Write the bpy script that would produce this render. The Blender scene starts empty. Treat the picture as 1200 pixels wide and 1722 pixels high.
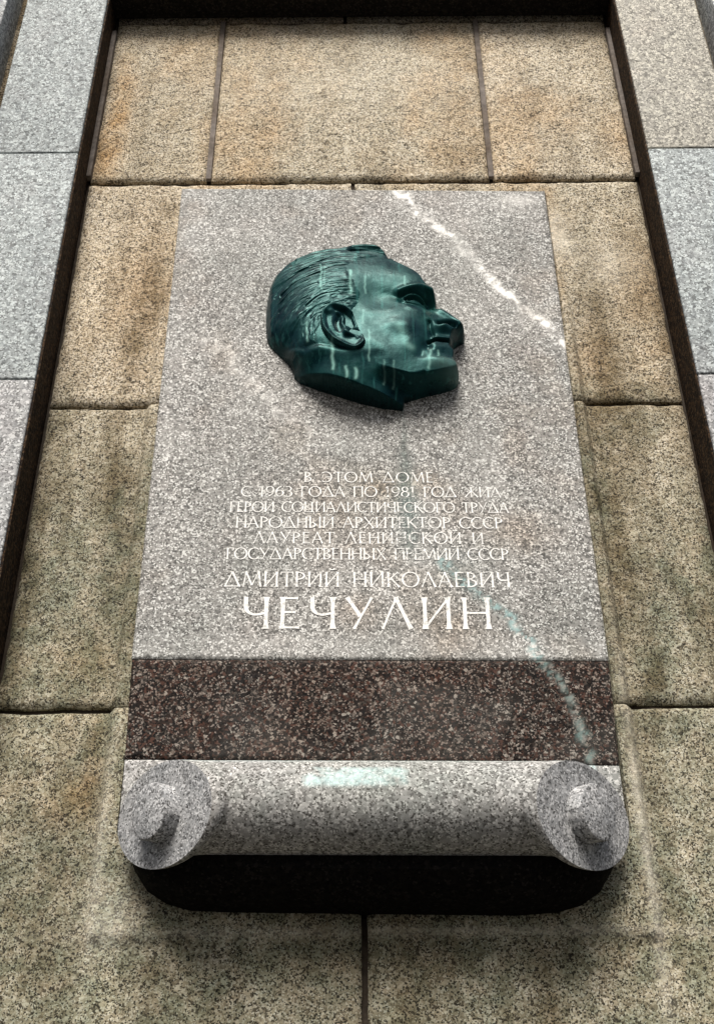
import bpy, bmesh, math, random
import numpy as np
from mathutils import Matrix, Vector

# ---------------------------------------------------------------- camera, sky, sun, exposure
S = bpy.context.scene
C = S.collection
rad = math.radians
D_CAM, PITCH, ROLL = 1.86, rad(36.0), rad(0.45)
cd = bpy.data.cameras.new('camera')
cam = bpy.data.objects.new('camera', cd); C.objects.link(cam)
cd.sensor_fit = 'VERTICAL'; cd.sensor_height = 36.0; cd.sensor_width = 36.0
cd.lens = 2137.0 / 1722.0 * 36.0
cd.clip_start = 0.05; cd.clip_end = 2000
fwd = Vector((0, math.cos(PITCH), math.sin(PITCH)))
up0 = Vector((0, -math.sin(PITCH), math.cos(PITCH)))
rt0 = Vector((1, 0, 0))
rt = rt0 * math.cos(ROLL) - up0 * math.sin(ROLL)
up = up0 * math.cos(ROLL) + rt0 * math.sin(ROLL)
m = Matrix((rt, up, -fwd)).transposed().to_4x4()
m.translation = Vector((0, -D_CAM, 1.6))
cam.matrix_world = m
S.camera = cam

SUN_EL, SUN_AZ = rad(49), rad(188)          # azimuth measured from +Y (the wall's inside) clockwise
w = bpy.data.worlds.new('World'); S.world = w; w.use_nodes = True
nt = w.node_tree
sky = nt.nodes.new('ShaderNodeTexSky'); sky.sky_type = 'NISHITA'; sky.sun_disc = False
sky.sun_elevation = SUN_EL; sky.sun_rotation = SUN_AZ
sky.dust_density = 5.0; sky.air_density = 1.0; sky.ozone_density = 1.0
bg = nt.nodes['Background']; bg.inputs['Strength'].default_value = 0.05
nt.links.new(sky.outputs[0], bg.inputs[0])
sl = bpy.data.lights.new('sun', 'SUN'); sl.energy = 3.0; sl.angle = rad(30); sl.color = (1.0, 0.95, 0.88)
sun = bpy.data.objects.new('sun', sl); C.objects.link(sun)
sdir = Vector((math.sin(SUN_AZ) * math.cos(SUN_EL), math.cos(SUN_AZ) * math.cos(SUN_EL), math.sin(SUN_EL)))
sun.rotation_euler = sdir.to_track_quat('Z', 'Y').to_euler()
S.view_settings.view_transform = 'Standard'; S.view_settings.look = 'None'
S.view_settings.exposure = 0.83; S.view_settings.gamma = 1.0

rng = np.random.default_rng(7)
# ---------------------------------------------------------------- numpy helpers
_lat = rng.random((64, 64))
def vnoise(x, y):
    xi = np.floor(x).astype(int); yi = np.floor(y).astype(int)
    fx = x - xi; fy = y - yi
    fx = fx * fx * (3 - 2 * fx); fy = fy * fy * (3 - 2 * fy)
    a = _lat[xi % 64, yi % 64]; b = _lat[(xi + 1) % 64, yi % 64]
    c = _lat[xi % 64, (yi + 1) % 64]; d = _lat[(xi + 1) % 64, (yi + 1) % 64]
    return (a * (1 - fx) + b * fx) * (1 - fy) + (c * (1 - fx) + d * fx) * fy
def fbm(x, y, o=4):
    r = 0; a = 0.5; t = 0
    for k in range(o):
        r = r + a * vnoise(x * 2 ** k + 17.3 * k, y * 2 ** k + 9.1 * k); t += a; a *= 0.5
    return r / t
def segdist(X, Z, pts, closed=False):
    """distance to a polyline, and the running parameter of the nearest point"""
    best = np.full(X.shape, 1e9); par = np.zeros(X.shape); n = len(pts)
    for i in range(n if closed else n - 1):
        ax, az = pts[i][:2]; bx, bz = pts[(i + 1) % n][:2]
        dx, dz = bx - ax, bz - az; L = dx * dx + dz * dz + 1e-12
        t = np.clip(((X - ax) * dx + (Z - az) * dz) / L, 0, 1)
        d = np.hypot(X - ax - t * dx, Z - az - t * dz)
        k = d < best; best[k] = d[k]; par[k] = (i + t)[k]
    return best, par
def inside(X, Z, pts):
    r = np.zeros(X.shape, bool); n = len(pts); j = n - 1
    for i in range(n):
        xi, zi = pts[i][:2]; xj, zj = pts[j][:2]
        c = ((zi > Z) != (zj > Z)) & (X < (xj - xi) * (Z - zi) / (zj - zi + 1e-15) + xi)
        r ^= c; j = i
    return r
def sdf(X, Z, pts):
    d, p = segdist(X, Z, pts, True)
    return np.where(inside(X, Z, pts), d, -d), p
def catmull(pts, n=4, closed=True):
    P = [np.array(p[:2]) for p in pts]; N = len(P); out = []
    rngi = range(N) if closed else range(N - 1)
    for i in rngi:
        if closed: p0, p1, p2, p3 = P[i - 1], P[i], P[(i + 1) % N], P[(i + 2) % N]
        else: p0, p1, p2, p3 = P[max(i - 1, 0)], P[i], P[i + 1], P[min(i + 2, N - 1)]
        for k in range(n):
            t = k / n
            out.append(tuple(0.5 * ((2 * p1) + (-p0 + p2) * t + (2 * p0 - 5 * p1 + 4 * p2 - p3) * t * t + (-p0 + 3 * p1 - 3 * p2 + p3) * t ** 3)))
    if not closed: out.append(tuple(P[-1]))
    return out
def tps(pts, X, Z):
    P = np.array([p[:2] for p in pts]); v = np.array([p[2] for p in pts]); n = len(P)
    def U(r2): return np.where(r2 > 0, r2 * np.log(r2 + 1e-20), 0)
    K = U(((P[:, None] - P[None]) ** 2).sum(-1)) + np.eye(n) * 2e-4
    A = np.zeros((n + 3, n + 3)); A[:n, :n] = K; A[:n, n] = 1; A[:n, n + 1:] = P; A[n, :n] = 1; A[n + 1:, :n] = P.T
    wgt = np.linalg.solve(A, np.r_[v, 0, 0, 0])
    r = wgt[n] + wgt[n + 1] * X + wgt[n + 2] * Z
    for i in range(n): r = r + wgt[i] * U((X - P[i, 0]) ** 2 + (Z - P[i, 1]) ** 2)
    return r
def sstep(a, b, x):
    t = np.clip((x - a) / (b - a), 0, 1); return t * t * (3 - 2 * t)
def gauss(X, Z, cx, cz, sx, sz, ang=0.0):
    c, s = math.cos(ang), math.sin(ang); dx = X - cx; dz = Z - cz
    u = dx * c + dz * s; v = -dx * s + dz * c
    return np.exp(-0.5 * ((u / sx) ** 2 + (v / sz) ** 2))

# ---------------------------------------------------------------- object helpers
def prop(o, label=None, cat=None, group=None, kind=None):
    for k, v in (('label', label), ('category', cat), ('group', group), ('kind', kind)):
        if v: o[k] = v
    return o
def thing(name, label, cat, loc, group=None):
    o = bpy.data.objects.new(name, None); C.objects.link(o); o.location = loc
    return prop(o, label, cat, group, 'thing')
def link_mesh(name, me, mat, parent=None):
    o = bpy.data.objects.new(name, me); C.objects.link(o)
    if mat: me.materials.append(mat)
    if parent: o.parent = parent
    return o
def origin_of(parent):
    p = Vector((0, 0, 0))
    while parent: p += parent.location; parent = parent.parent
    return np.array(p)
def mesh_obj(name, V, F, mat, parent=None, stain_and_light=None, smooth=True, sharp=None):
    V = np.asarray(V, float) - origin_of(parent)
    me = bpy.data.meshes.new(name)
    me.from_pydata(V.tolist(), [], [list(map(int, f)) for f in F]); me.update()
    if stain_and_light is not None:
        a = me.color_attributes.new('stain_and_light', 'FLOAT_COLOR', 'POINT')
        a.data.foreach_set('color', np.asarray(stain_and_light, np.float32).ravel())
    if smooth: me.shade_smooth()
    if sharp: me.set_sharp_from_angle(angle=sharp)
    return link_mesh(name, me, mat, parent)
def grid_faces(nx, nz, keep=None):
    i, j = np.meshgrid(np.arange(nx - 1), np.arange(nz - 1), indexing='ij')
    a = (i * nz + j).ravel(); F = np.stack([a, a + nz, a + nz + 1, a + 1], 1)
    if keep is not None: F = F[keep.ravel()]
    return F
def box_bm(bm, x0, x1, y0, y1, z0, z1):
    vs = [bm.verts.new(p) for p in ((x0, y0, z0), (x1, y0, z0), (x1, y1, z0), (x0, y1, z0), (x0, y0, z1), (x1, y0, z1), (x1, y1, z1), (x0, y1, z1))]
    for f in ((0, 1, 5, 4), (1, 2, 6, 5), (2, 3, 7, 6), (3, 0, 4, 7), (4, 5, 6, 7), (3, 2, 1, 0)): bm.faces.new([vs[k] for k in f])
def bm_obj(name, bm, mat, parent=None, bevel=0.0, segs=2):
    if bevel: bmesh.ops.bevel(bm, geom=bm.edges[:], offset=bevel, segments=segs, profile=0.6, affect='EDGES')
    bmesh.ops.translate(bm, verts=bm.verts[:], vec=-Vector(origin_of(parent)))
    me = bpy.data.meshes.new(name); bm.to_mesh(me); bm.free()
    me.shade_smooth(); me.set_sharp_from_angle(angle=rad(35))
    return link_mesh(name, me, mat, parent)

# ---------------------------------------------------------------- materials
class NT:
    def __init__(s, name):
        s.m = bpy.data.materials.new(name); s.m.use_nodes = True; s.t = s.m.node_tree
        s.b = s.t.nodes['Principled BSDF']
    def n(s, typ, **k):
        o = s.t.nodes.new(typ)
        for a, v in k.items():
            if a.startswith('i_'): o.inputs[int(a[2:])].default_value = v
            else: setattr(o, a, v)
        return o
    def l(s, a, b): s.t.links.new(a, b)
    def math(s, op, a, b=None, clamp=False):
        o = s.n('ShaderNodeMath', operation=op, use_clamp=clamp)
        for i, v in enumerate((a, b)):
            if v is None: continue
            if isinstance(v, (int, float)): o.inputs[i].default_value = v
            else: s.l(v, o.inputs[i])
        return o.outputs[0]
    def ramp(s, fac, stops, interp='LINEAR'):
        o = s.n('ShaderNodeValToRGB'); e = o.color_ramp; e.interpolation = interp
        while len(e.elements) < len(stops): e.elements.new(0.5)
        for q, (p, c) in zip(e.elements, stops): q.position = p; q.color = (*c, 1) if len(c) == 3 else c
        s.l(fac, o.inputs[0]); return o.outputs[0]
    def mix(s, fac, a, b, mode='MIX'):
        o = s.n('ShaderNodeMix', data_type='RGBA', blend_type=mode)
        for i, v in ((0, fac), (6, a), (7, b)):
            if isinstance(v, (int, float)): o.inputs[i].default_value = v
            elif isinstance(v, tuple): o.inputs[i].default_value = (*v, 1)
            else: s.l(v, o.inputs[i])
        return o.outputs[2]
    def noise(s, vec, scale, detail=4, rough=0.55):
        o = s.n('ShaderNodeTexNoise'); o.inputs['Scale'].default_value = scale; o.inputs['Detail'].default_value = detail
        o.inputs['Roughness'].default_value = rough; s.l(vec, o.inputs['Vector']); return o
    def coords(s, sc=(1, 1, 1)):
        g = s.n('ShaderNodeTexCoord'); mp = s.n('ShaderNodeMapping'); mp.inputs['Scale'].default_value = sc
        s.l(g.outputs['Object'], mp.inputs['Vector']); return mp.outputs[0]
    def grains(s, vec, size, warp=0.35):
        """random value per mineral grain of about the given size"""
        nz = s.noise(vec, 0.9 / size, 2)
        d = s.n('ShaderNodeVectorMath', operation='SCALE'); s.l(nz.outputs['Color'], d.inputs[0]); d.inputs['Scale'].default_value = size * warp * 3
        ad = s.n('ShaderNodeVectorMath', operation='ADD'); s.l(vec, ad.inputs[0]); s.l(d.outputs[0], ad.inputs[1])
        v = s.n('ShaderNodeTexVoronoi', feature='F1'); v.inputs['Scale'].default_value = 1 / size; v.inputs['Randomness'].default_value = 1
        s.l(ad.outputs[0], v.inputs['Vector'])
        sp = s.n('ShaderNodeSeparateColor'); s.l(v.outputs['Color'], sp.inputs[0])
        return sp.outputs

def granite(name, big, small, size, rough=0.7, bump=0.3, bumpscale=160.0, tint=None, stains=None, spec=0.3, mixsmall=0.45, seed=0.0):
    s = NT(name); v = s.coords()
    g1 = s.grains(v, size); g2 = s.grains(v, size * 0.48, 0.5)
    lo_, hi_ = small[1][0], small[-1][0]
    fac = s.ramp(g2[1], [(0, (.92,) * 3), (lo_, (mixsmall * .4,) * 3), (hi_, (.9,) * 3)], 'CONSTANT')
    c = s.mix(fac, s.ramp(g1[0], big, 'CONSTANT'), s.ramp(g2[1], small, 'CONSTANT'))
    lo = s.noise(v, 3.1, 5, 0.6)
    if tint:
        for (scale, stretch, a, b, col, amt) in tint:
            nn = s.noise(s.coords((stretch[0], 1, stretch[1])), scale, 5, 0.62)
            f = s.n('ShaderNodeMapRange'); s.l(nn.outputs[0], f.inputs[0])
            f.inputs[1].default_value = a; f.inputs[2].default_value = b; f.inputs[3].default_value = 0; f.inputs[4].default_value = amt
            c = s.mix(f.outputs[0], c, col, 'MULTIPLY')
    h = None
    if stains:
        at = s.n('ShaderNodeAttribute', attribute_name='stain_and_light'); sp = s.n('ShaderNodeSeparateColor'); s.l(at.outputs['Color'], sp.inputs[0])
        for ch, (col, mode, nscale, gain) in stains.items():
            src = at.outputs['Alpha'] if ch == 3 else sp.outputs[ch]
            nn = s.noise(v, nscale, 3, 0.7)
            k = s.math('MULTIPLY', s.math('ADD', s.math('MULTIPLY', s.math('SUBTRACT', nn.outputs[0], 0.5), 2.2), 0.85), gain, True)
            c = s.mix(s.math('MULTIPLY', k, src, True), c, col, mode)
    s.l(c, s.b.inputs['Base Color'])
    rr = s.ramp(g1[2], [(0, (rough - .12,) * 3), (1, (min(rough + .1, 1),) * 3)]); s.l(rr, s.b.inputs['Roughness'])
    s.b.inputs['Specular IOR Level'].default_value = spec
    nb = s.noise(v, bumpscale, 5, 0.65)
    bp = s.n('ShaderNodeBump'); bp.inputs['Strength'].default_value = bump; bp.inputs['Distance'].default_value = 0.004
    hh = s.math('ADD', nb.outputs[0], s.math('MULTIPLY', g1[0], 0.25))
    s.l(hh, bp.inputs['Height']); s.l(bp.outputs[0], s.b.inputs['Normal'])
    return s.m

M = {}
M['beige'] = granite('beige_granite',
    [(0, (.11, .09, .065)), (.08, (.30, .25, .18)), (.26, (.47, .405, .30)), (.60, (.58, .51, .39)), (.86, (.74, .67, .55))],
    [(0, (.035, .03, .022)), (.20, (.42, .36, .265)), (.84, (.78, .72, .61))],
    .0044, rough=.85, bump=.85, bumpscale=110, spec=.2, mixsmall=.3,
    tint=[(2.2, (1.6, .7), .46, .74, (.66, .64, .60), .8), (7, (1.4, .6), .48, .76, (.80, .73, .63), .8), (1.3, (1, 1), .5, .7, (1.0, .92, .80), .7)],
    stains={0: ((.88, .60, .32), 'MULTIPLY', 14, .8), 1: ((.42, .49, .46), 'MULTIPLY', 22, .95), 2: ((.78, .74, .64), 'MIX', 60, .8), 3: ((.40, .36, .29), 'MULTIPLY', 18, 1.0)})
M['grey'] = granite('grey_granite',
    [(0, (.13, .13, .13)), (.10, (.24, .24, .245)), (.34, (.335, .335, .335)), (.68, (.42, .42, .42)), (.9, (.6, .6, .59))],
    [(0, (.12, .12, .12)), (.15, (.27, .265, .27)), (.5, (.38, .375, .375)), (.86, (.66, .66, .66))],
    .0068, rough=.72, bump=.22, bumpscale=90, mixsmall=.4,
    tint=[(2.0, (1.5, .6), .4, .7, (.74, .76, .78), .8), (5, (1, 1), .52, .74, (.92, .86, .87), .9), (.01, (1, 1), 0, .01, (.90, .95, .955), 1.0)])
M['panel'] = granite('pinkish_grey_granite',
    [(0, (.07, .068, .064)), (.10, (.17, .165, .157)), (.30, (.225, .218, .208)), (.60, (.28, .272, .26)), (.86, (.37, .362, .35)), (.95, (.62, .615, .60))],
    [(0, (.055, .053, .05)), (.19, (.26, .255, .245)), (.86, (.66, .655, .64))],
    .0050, rough=.66, bump=.12, bumpscale=110, mixsmall=.42, spec=.25,
    tint=[(3.2, (1, .8), .42, .7, (.80, .82, .82), .8), (8, (1, 1), .52, .76, (.95, .89, .87), .9), (.01, (1, 1), 0, .01, (.965, .975, .965), 1.0)],
    stains={0: ((.80, .79, .76), 'MIX', 170, 1.25), 1: ((.36, .44, .42), 'MULTIPLY', 60, 1.0), 2: ((.84, .70, .57), 'MULTIPLY', 30, 1.0), 3: ((.24, .37, .37), 'MIX', 190, .85)})
M['dark'] = granite('polished_dark_granite',
    [(0, (.004, .003, .003)), (.26, (.014, .010, .008)), (.46, (.034, .018, .013)), (.60, (.060, .030, .022)), (.74, (.05, .044, .038)), (.87, (.12, .10, .085)), (.96, (.27, .25, .22))],
    [(0, (.003, .003, .003)), (.28, (.045, .032, .026)), (.89, (.19, .165, .145))],
    .0050, rough=.7, bump=.05, bumpscale=110, mixsmall=.4, spec=.08,
    tint=[(6, (1, 1), .45, .7, (.85, .66, .58), .8)],
    stains={0: ((.40, .40, .37), 'MIX', 170, .8), 3: ((.13, .19, .18), 'MIX', 190, .9)})
M['scroll'] = granite('weathered_grey_granite',
    [(0, (.13, .125, .12)), (.12, (.22, .215, .205)), (.36, (.29, .285, .275)), (.66, (.36, .352, .342)), (.88, (.50, .49, .475))],
    [(0, (.06, .056, .05)), (.14, (.33, .325, .315)), (.88, (.62, .61, .59))],
    .0050, rough=.75, bump=.25, bumpscale=100, mixsmall=.45, spec=.2,
    tint=[(5, (1, 1), .45, .7, (.82, .84, .86), .8)],
    stains={0: ((.58, .76, .77), 'MIX', 150, .8), 1: ((.62, .72, .66), 'MULTIPLY', 40, 1.0)})

def mortar(name, col):
    s = NT(name); v = s.coords(); n1 = s.noise(v, 60, 5, .7); n2 = s.noise(v, 6, 4, .6)
    c = s.ramp(n1.outputs[0], [(.3, tuple(q * .6 for q in col)), (.7, tuple(q * 1.25 for q in col))])
    c = s.mix(s.ramp(n2.outputs[0], [(.4, (0, 0, 0)), (.65, (.7, .7, .7))]), c, (.55, .45, .34), 'MULTIPLY')
    s.l(c, s.b.inputs['Base Color']); s.b.inputs['Roughness'].default_value = .95; s.b.inputs['Specular IOR Level'].default_value = .1
    bp = s.n('ShaderNodeBump'); bp.inputs['Strength'].default_value = .6; bp.inputs['Distance'].default_value = .004
    s.l(n1.outputs[0], bp.inputs['Height']); s.l(bp.outputs[0], s.b.inputs['Normal']); return s.m
M['mortar'] = mortar('grey_mortar', (.18, .16, .145))
M['bed'] = mortar('dark_joint_mortar', (.055, .046, .037))

def letters_mat():
    s = NT('faded_white_lettering'); v = s.coords()
    n1 = s.noise(v, 150, 3, .7); n2 = s.noise(v, 18, 4, .6)
    c = s.ramp(n1.outputs[0], [(.32, (.42, .42, .40)), (.48, (.70, .70, .68)), (.75, (.80, .80, .78))])
    s.l(c, s.b.inputs['Base Color']); s.b.inputs['Roughness'].default_value = .75
    at = s.n('ShaderNodeAttribute', attribute_name='stain_and_light'); sp = s.n('ShaderNodeSeparateColor'); s.l(at.outputs['Color'], sp.inputs[0])
    nn = s.math('ADD', s.math('MULTIPLY', n1.outputs[0], .65), s.math('MULTIPLY', n2.outputs[0], .55))
    a = s.math('SUBTRACT', nn, sp.outputs[0])
    al = s.n('ShaderNodeMapRange'); s.l(a, al.inputs[0]); al.inputs[1].default_value = -.02; al.inputs[2].default_value = .12
    s.l(al.outputs[0], s.b.inputs['Alpha']); return s.m
M['letters'] = letters_mat()

def bronze():
    s = NT('green_patina_bronze'); v = s.coords()
    n1 = s.noise(v, 9, 5, .62); n2 = s.noise(v, 38, 5, .65)
    c = s.ramp(n1.outputs[0], [(.30, (.001, .004, .007)), (.45, (.0015, .010, .014)), (.58, (.004, .026, .025)), (.74, (.010, .056, .045))])
    c = s.mix(s.ramp(n2.outputs[0], [(.42, (0, 0, 0)), (.75, (.5, .5, .5))]), c, (.012, .045, .05))
    st = s.noise(s.coords((105, 60, 4.5)), 1.0, 3, .55)        # rain runs
    c = s.mix(s.ramp(st.outputs[0], [(.57, (0, 0, 0)), (.74, (.40, .40, .40))]), c, (.05, .20, .185))
    st2 = s.noise(s.coords((60, 40, 6)), 1.0, 3, .55)
    c = s.mix(s.ramp(st2.outputs[0], [(.54, (0, 0, 0)), (.70, (.75, .75, .75))]), c, (.006, .024, .03))
    at = s.n('ShaderNodeAttribute', attribute_name='stain_and_light'); sp = s.n('ShaderNodeSeparateColor'); s.l(at.outputs['Color'], sp.inputs[0])
    nn = s.math('ADD', s.math('MULTIPLY', n2.outputs[0], 1.2), .2)
    c = s.mix(s.math('MULTIPLY', sp.outputs[0], nn, True), c, (.24, .46, .41))
    c = s.mix(s.math('MULTIPLY', sp.outputs[1], nn, True), c, (.004, .012, .014))
    s.l(c, s.b.inputs['Base Color'])
    s.b.inputs['Metallic'].default_value = .0
    s.l(s.ramp(n2.outputs[0], [(.3, (.20,) * 3), (.7, (.50,) * 3)]), s.b.inputs['Roughness'])
    s.b.inputs['Specular IOR Level'].default_value = .30; s.b.inputs['Specular Tint'].default_value = (.13, .66, .62, 1)
    bp = s.n('ShaderNodeBump'); bp.inputs['Strength'].default_value = .22; bp.inputs['Distance'].default_value = .003
    n3 = s.noise(v, 70, 4, .6); s.l(n3.outputs[0], bp.inputs['Height']); s.l(bp.outputs[0], s.b.inputs['Normal'])
    return s.m
M['bronze'] = bronze()
def ground_mat():
    s = NT('asphalt'); v = s.coords(); n1 = s.noise(v, 40, 4, .7)
    s.l(s.ramp(n1.outputs[0], [(.3, (.03, .03, .03)), (.7, (.07, .068, .065))]), s.b.inputs['Base Color']); s.b.inputs['Roughness'].default_value = .9
    return s.m
M['ground'] = ground_mat()
M['scroll_end'] = granite('fine_tooled_grey_granite', [(0, (.13, .132, .135)), (.10, (.23, .235, .24)), (.34, (.30, .305, .31)), (.68, (.37, .375, .38)), (.92, (.50, .505, .51))],
    [(0, (.07, .07, .07)), (.15, (.33, .334, .338)), (.86, (.62, .625, .63))], .0048, rough=.8, bump=.3, bumpscale=130, mixsmall=.4, spec=.15,
    tint=[(14, (1, 1), .45, .7, (.84, .86, .88), .8)])
M['black'] = granite('shade_dark_granite', [(0, (.006, .005, .004)), (.4, (.010, .008, .007)), (.8, (.018, .015, .012))], [(0, (.004, .004, .003)), (.2, (.012, .010, .008)), (.9, (.03, .026, .022))], .007, rough=.85, bump=.2, spec=.1)  # lintel stone near-black: the shade of the soffit is put into its colour
M['shade_block'] = granite('scroll_shade_black', [(0, (.003, .003, .003)), (.3, (.005, .0045, .004)), (.7, (.008, .007, .006)), (.95, (.014, .012, .011))], [(0, (.002, .002, .002)), (.2, (.006, .005, .005)), (.95, (.018, .016, .015))], .0065, rough=.8, bump=.1, spec=.05)  # near-black colour carries the shade below the scroll
M['reveal'] = granite('reveal_shade_brown', [(0, (.010, .006, .004)), (.3, (.022, .013, .007)), (.7, (.045, .026, .013))], [(0, (.006, .005, .004)), (.2, (.02, .012, .007)), (.88, (.07, .045, .025))], .007, rough=.85, bump=.3, spec=.1)  # brown stone tone, darkened with the shade of the pilaster's inner side

# ---------------------------------------------------------------- ground
bm = bmesh.new()
vs = [bm.verts.new(p) for p in ((-300, -300, 0), (300, -300, 0), (300, 300, 0), (-300, 300, 0))]; bm.faces.new(vs)
prop(bm_obj('ground', bm, M['ground']), kind='structure')

# ---------------------------------------------------------------- stone wall of the niche
BX0, BX1, BZ0, BZ1 = -.400, .439, 2.188, 3.62       # raised margin dressed round the plaque
def margin(X, Z):
    f = sstep(-.006, .006, X - BX0) * sstep(-.006, .006, BX1 - X) * sstep(-.016, .009, Z - BZ0)
    return f * (1 - sstep(3.30, 3.72, Z)) * .0125 * (.72 + .28 * sstep(2.20, 2.36, Z))
def wall_stain_and_light(X, Z):
    n = fbm(X * 5, Z * 3); n2 = fbm(X * 14 + 5, Z * 5 + 2)
    R = (.9 * gauss(X, Z, -.552, 4.15, .022, .14) + .8 * gauss(X, Z, -.575, 3.98, .03, .07) + .7 * gauss(X, Z, -.448, 2.405, .03, .03)
         + .6 * gauss(X, Z, .615, 4.02, .03, .06) + .5 * gauss(X, Z, .605, 3.52, .05, .12) + .4 * gauss(X, Z, -.44, 3.5, .05, .16)
         + .35 * gauss(X, Z, .47, 3.30, .03, .08) + .4 * gauss(X, Z, -.46, 2.66, .06, .04) + .5 * gauss(X, Z, -.42, 2.5, .012, .05))
    R = R + .45 * sstep(.52, .72, n) * sstep(3.0, 3.4, Z)
    G = sstep(3.35, 2.8, Z) * .72 + .5 * sstep(.5, .7, n2) * sstep(3.6, 3.0, Z)
    G = G + .5 * gauss(X, Z, -.30, 2.24, .14, .06) + .5 * gauss(X, Z, .34, 2.24, .12, .05) + .35 * gauss(X, Z, 0, 2.2, .3, .03)
    B = .6 * gauss(X, Z, .432, 3.69, .022, .05) + .35 * gauss(X, Z, .54, 3.6, .05, .05) + .25 * gauss(X, Z, -.365, 2.215, .03, .03)
    B = B + .25 * gauss(X, Z, -.395, 2.33, .008, .10) + .5 * gauss(X, Z, .434, 2.38, .007, .2) + .3 * gauss(X, Z, .1, 2.193, .35, .005) + .22 * gauss(X, Z, 0, 4.25, .26, .1)  # thin pale line paints the lit lower edge of the margin
    K = .85 * gauss(X, Z, .492, 3.42, .03, .18) + .6 * gauss(X, Z, -.435, 3.44, .035, .16) + .5 * gauss(X, Z, -.425, 2.92, .025, .12)
    K = K + .55 * gauss(X, Z, -.447, 3.02, .04, .05) + .5 * gauss(X, Z, .462, 2.88, .02, .12) + .45 * gauss(X, Z, 0.03, 3.9, .28, .03) * 0
    K = K + .55 * gauss(X, Z, -.595, 2.75, .03, .2) + .5 * gauss(X, Z, .62, 3.2, .02, .3) + .35 * sstep(.55, .75, n2)
    K = K + .42 * sstep(.44, .60, fbm(X * 24, Z * 2.2 + 3)) * sstep(4.1, 3.5, Z)
    K = K + .5 * gauss(X, Z, -.425, 2.44, .012, .07) + .35 * gauss(X, Z, 0.1, 2.15, .3, .02)
    return np.stack([R, G, B, K], -1).clip(0, 1)
wall = thing('stone_wall', 'rough beige granite block wall inside the recessed niche, behind the memorial plaque', 'wall', (0.018, 0, 0))
def facing_block(x0, x1, z0, z1, gx=(.005, .005), gz=(.005, .005), step=.005, seed=0):
    xa, xb, za, zb = x0 + gx[0], x1 - gx[1], z0 + gz[0], z1 - gz[1]
    nx = max(int((xb - xa) / step), 8); nz = max(int((zb - za) / step), 8)
    xs = np.linspace(xa, xb, nx); zs = np.linspace(za, zb, nz)
    X, Z = np.meshgrid(xs, zs, indexing='ij')
    e = np.minimum(np.minimum(X - xa, xb - X), np.minimum(Z - za, zb - Z))
    n = fbm(X * 18 + seed * 7.7, Z * 18 + seed * 3.1, 4); n3 = fbm(X * 70 + seed, Z * 70, 3)
    h = (n - .5) * .007 + (n3 - .5) * .003
    mg = margin(X, Z)
    h = h * (1 - .8 * (mg > .005)) + mg - .006
    h = h - .007 * np.exp(-e / (.002 + .006 * fbm(X * 30 + 3 * seed, Z * 30))) * (.5 + fbm(X * 40, Z * 40 + seed))
    # slightly wandering arrises
    wob = lambda t, k: (fbm(t * 25 + k, t * 0 + k * 3.7 + seed, 4) - .5) * .0035
    tz = (Z - 2.36) / 1.46; pl_, pr_ = -.3675 - .0130 * tz, .4115 + .0095 * tz
    pocket = sstep(pl_ - .001, pl_ + .002, X) * sstep(pr_ + .001, pr_ - .002, X) * sstep(2.340, 2.346, Z) * sstep(3.8275, 3.8225, Z)
    h = h * (1 - pocket) - .020 * pocket
    inb = ((X > BX0 - .005) & (X < BX1 + .005) & (Z > 2.3) & (Z < 3.7))
    fx0 = np.exp(-(X - xa) / .01); fx1 = np.exp(-(xb - X) / .01); fz0 = np.exp(-(Z - za) / .01); fz1 = np.exp(-(zb - Z) / .01)
    X2 = X + wob(Z, 1 + seed) * fx0 + wob(Z, 5 + seed) * fx1
    Z2 = Z + (wob(X, 9 + seed) * fz0 + wob(X, 13 + seed) * fz1) * np.where(inb, .2, 1) + np.where(inb, .0035, 0) * (fz1 - fz0)
    V = np.stack([X2, -h, Z2], -1).reshape(-1, 3); F = grid_faces(nx, nz).tolist()
    rim = ([i * nz for i in range(nx)] + [(nx - 1) * nz + j for j in range(1, nz)] + [i * nz + nz - 1 for i in range(nx - 2, -1, -1)] + [j for j in range(nz - 2, 0, -1)])
    b = len(V); back = V[rim].copy(); back[:, 1] = .06; V = np.vstack([V, back]); R = len(rim)
    for k in range(R):
        k2 = (k + 1) % R; F.append([rim[k2], rim[k], b + k, b + k2])
    st = wall_stain_and_light(V[:, 0], V[:, 2]); br = random.Random(seed * 31)
    st[:, 1] = (st[:, 1] + br.uniform(-.12, .30)).clip(0, 1); st[:, 3] = (st[:, 3] + br.uniform(-.05, .28) * (1 if z1 < 3.9 else .3)).clip(0, 1)
    return mesh_obj('facing_block', V, F, M['beige'], wall, st, True, rad(40))
XL, XR = -.597, .636
rows = [(4.492, 5.1, [XL, -.02, XR]), (3.876, 4.488, [XL, -.327, .307, XR]), (3.214, 3.872, [XL, -.003, XR]), (2.562, 3.214, [XL, .02, XR]), (1.90, 2.562, [XL, .006, XR]), (1.25, 1.90, [XL, -.3, .34, XR]), (.6, 1.25, [XL, 0, XR])]
sd = 0
for (z0, z1, xs) in rows:
    for a, b in zip(xs[:-1], xs[1:]):
        sd += 1; coarse = z1 < 2 or z0 > 4.49
        top = 3.7 < z0 < 4.4
        facing_block(a, b, z0, z1, (.0048, .0048) if top else (.0045, .0045), (.0045, .0045), .02 if coarse else .0045, sd)
bm = bmesh.new(); box_bm(bm, -.612, .652, .020, .05, .55, 5.1); bm_obj('mortar_bed', bm, M['bed'], wall)
for x in (-.327, .307):
    bm = bmesh.new(); box_bm(bm, x - .0058, x + .0058, .004, .0130, 3.882, 4.487); bm_obj('mortar_joint', bm, M['mortar'], wall)
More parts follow.
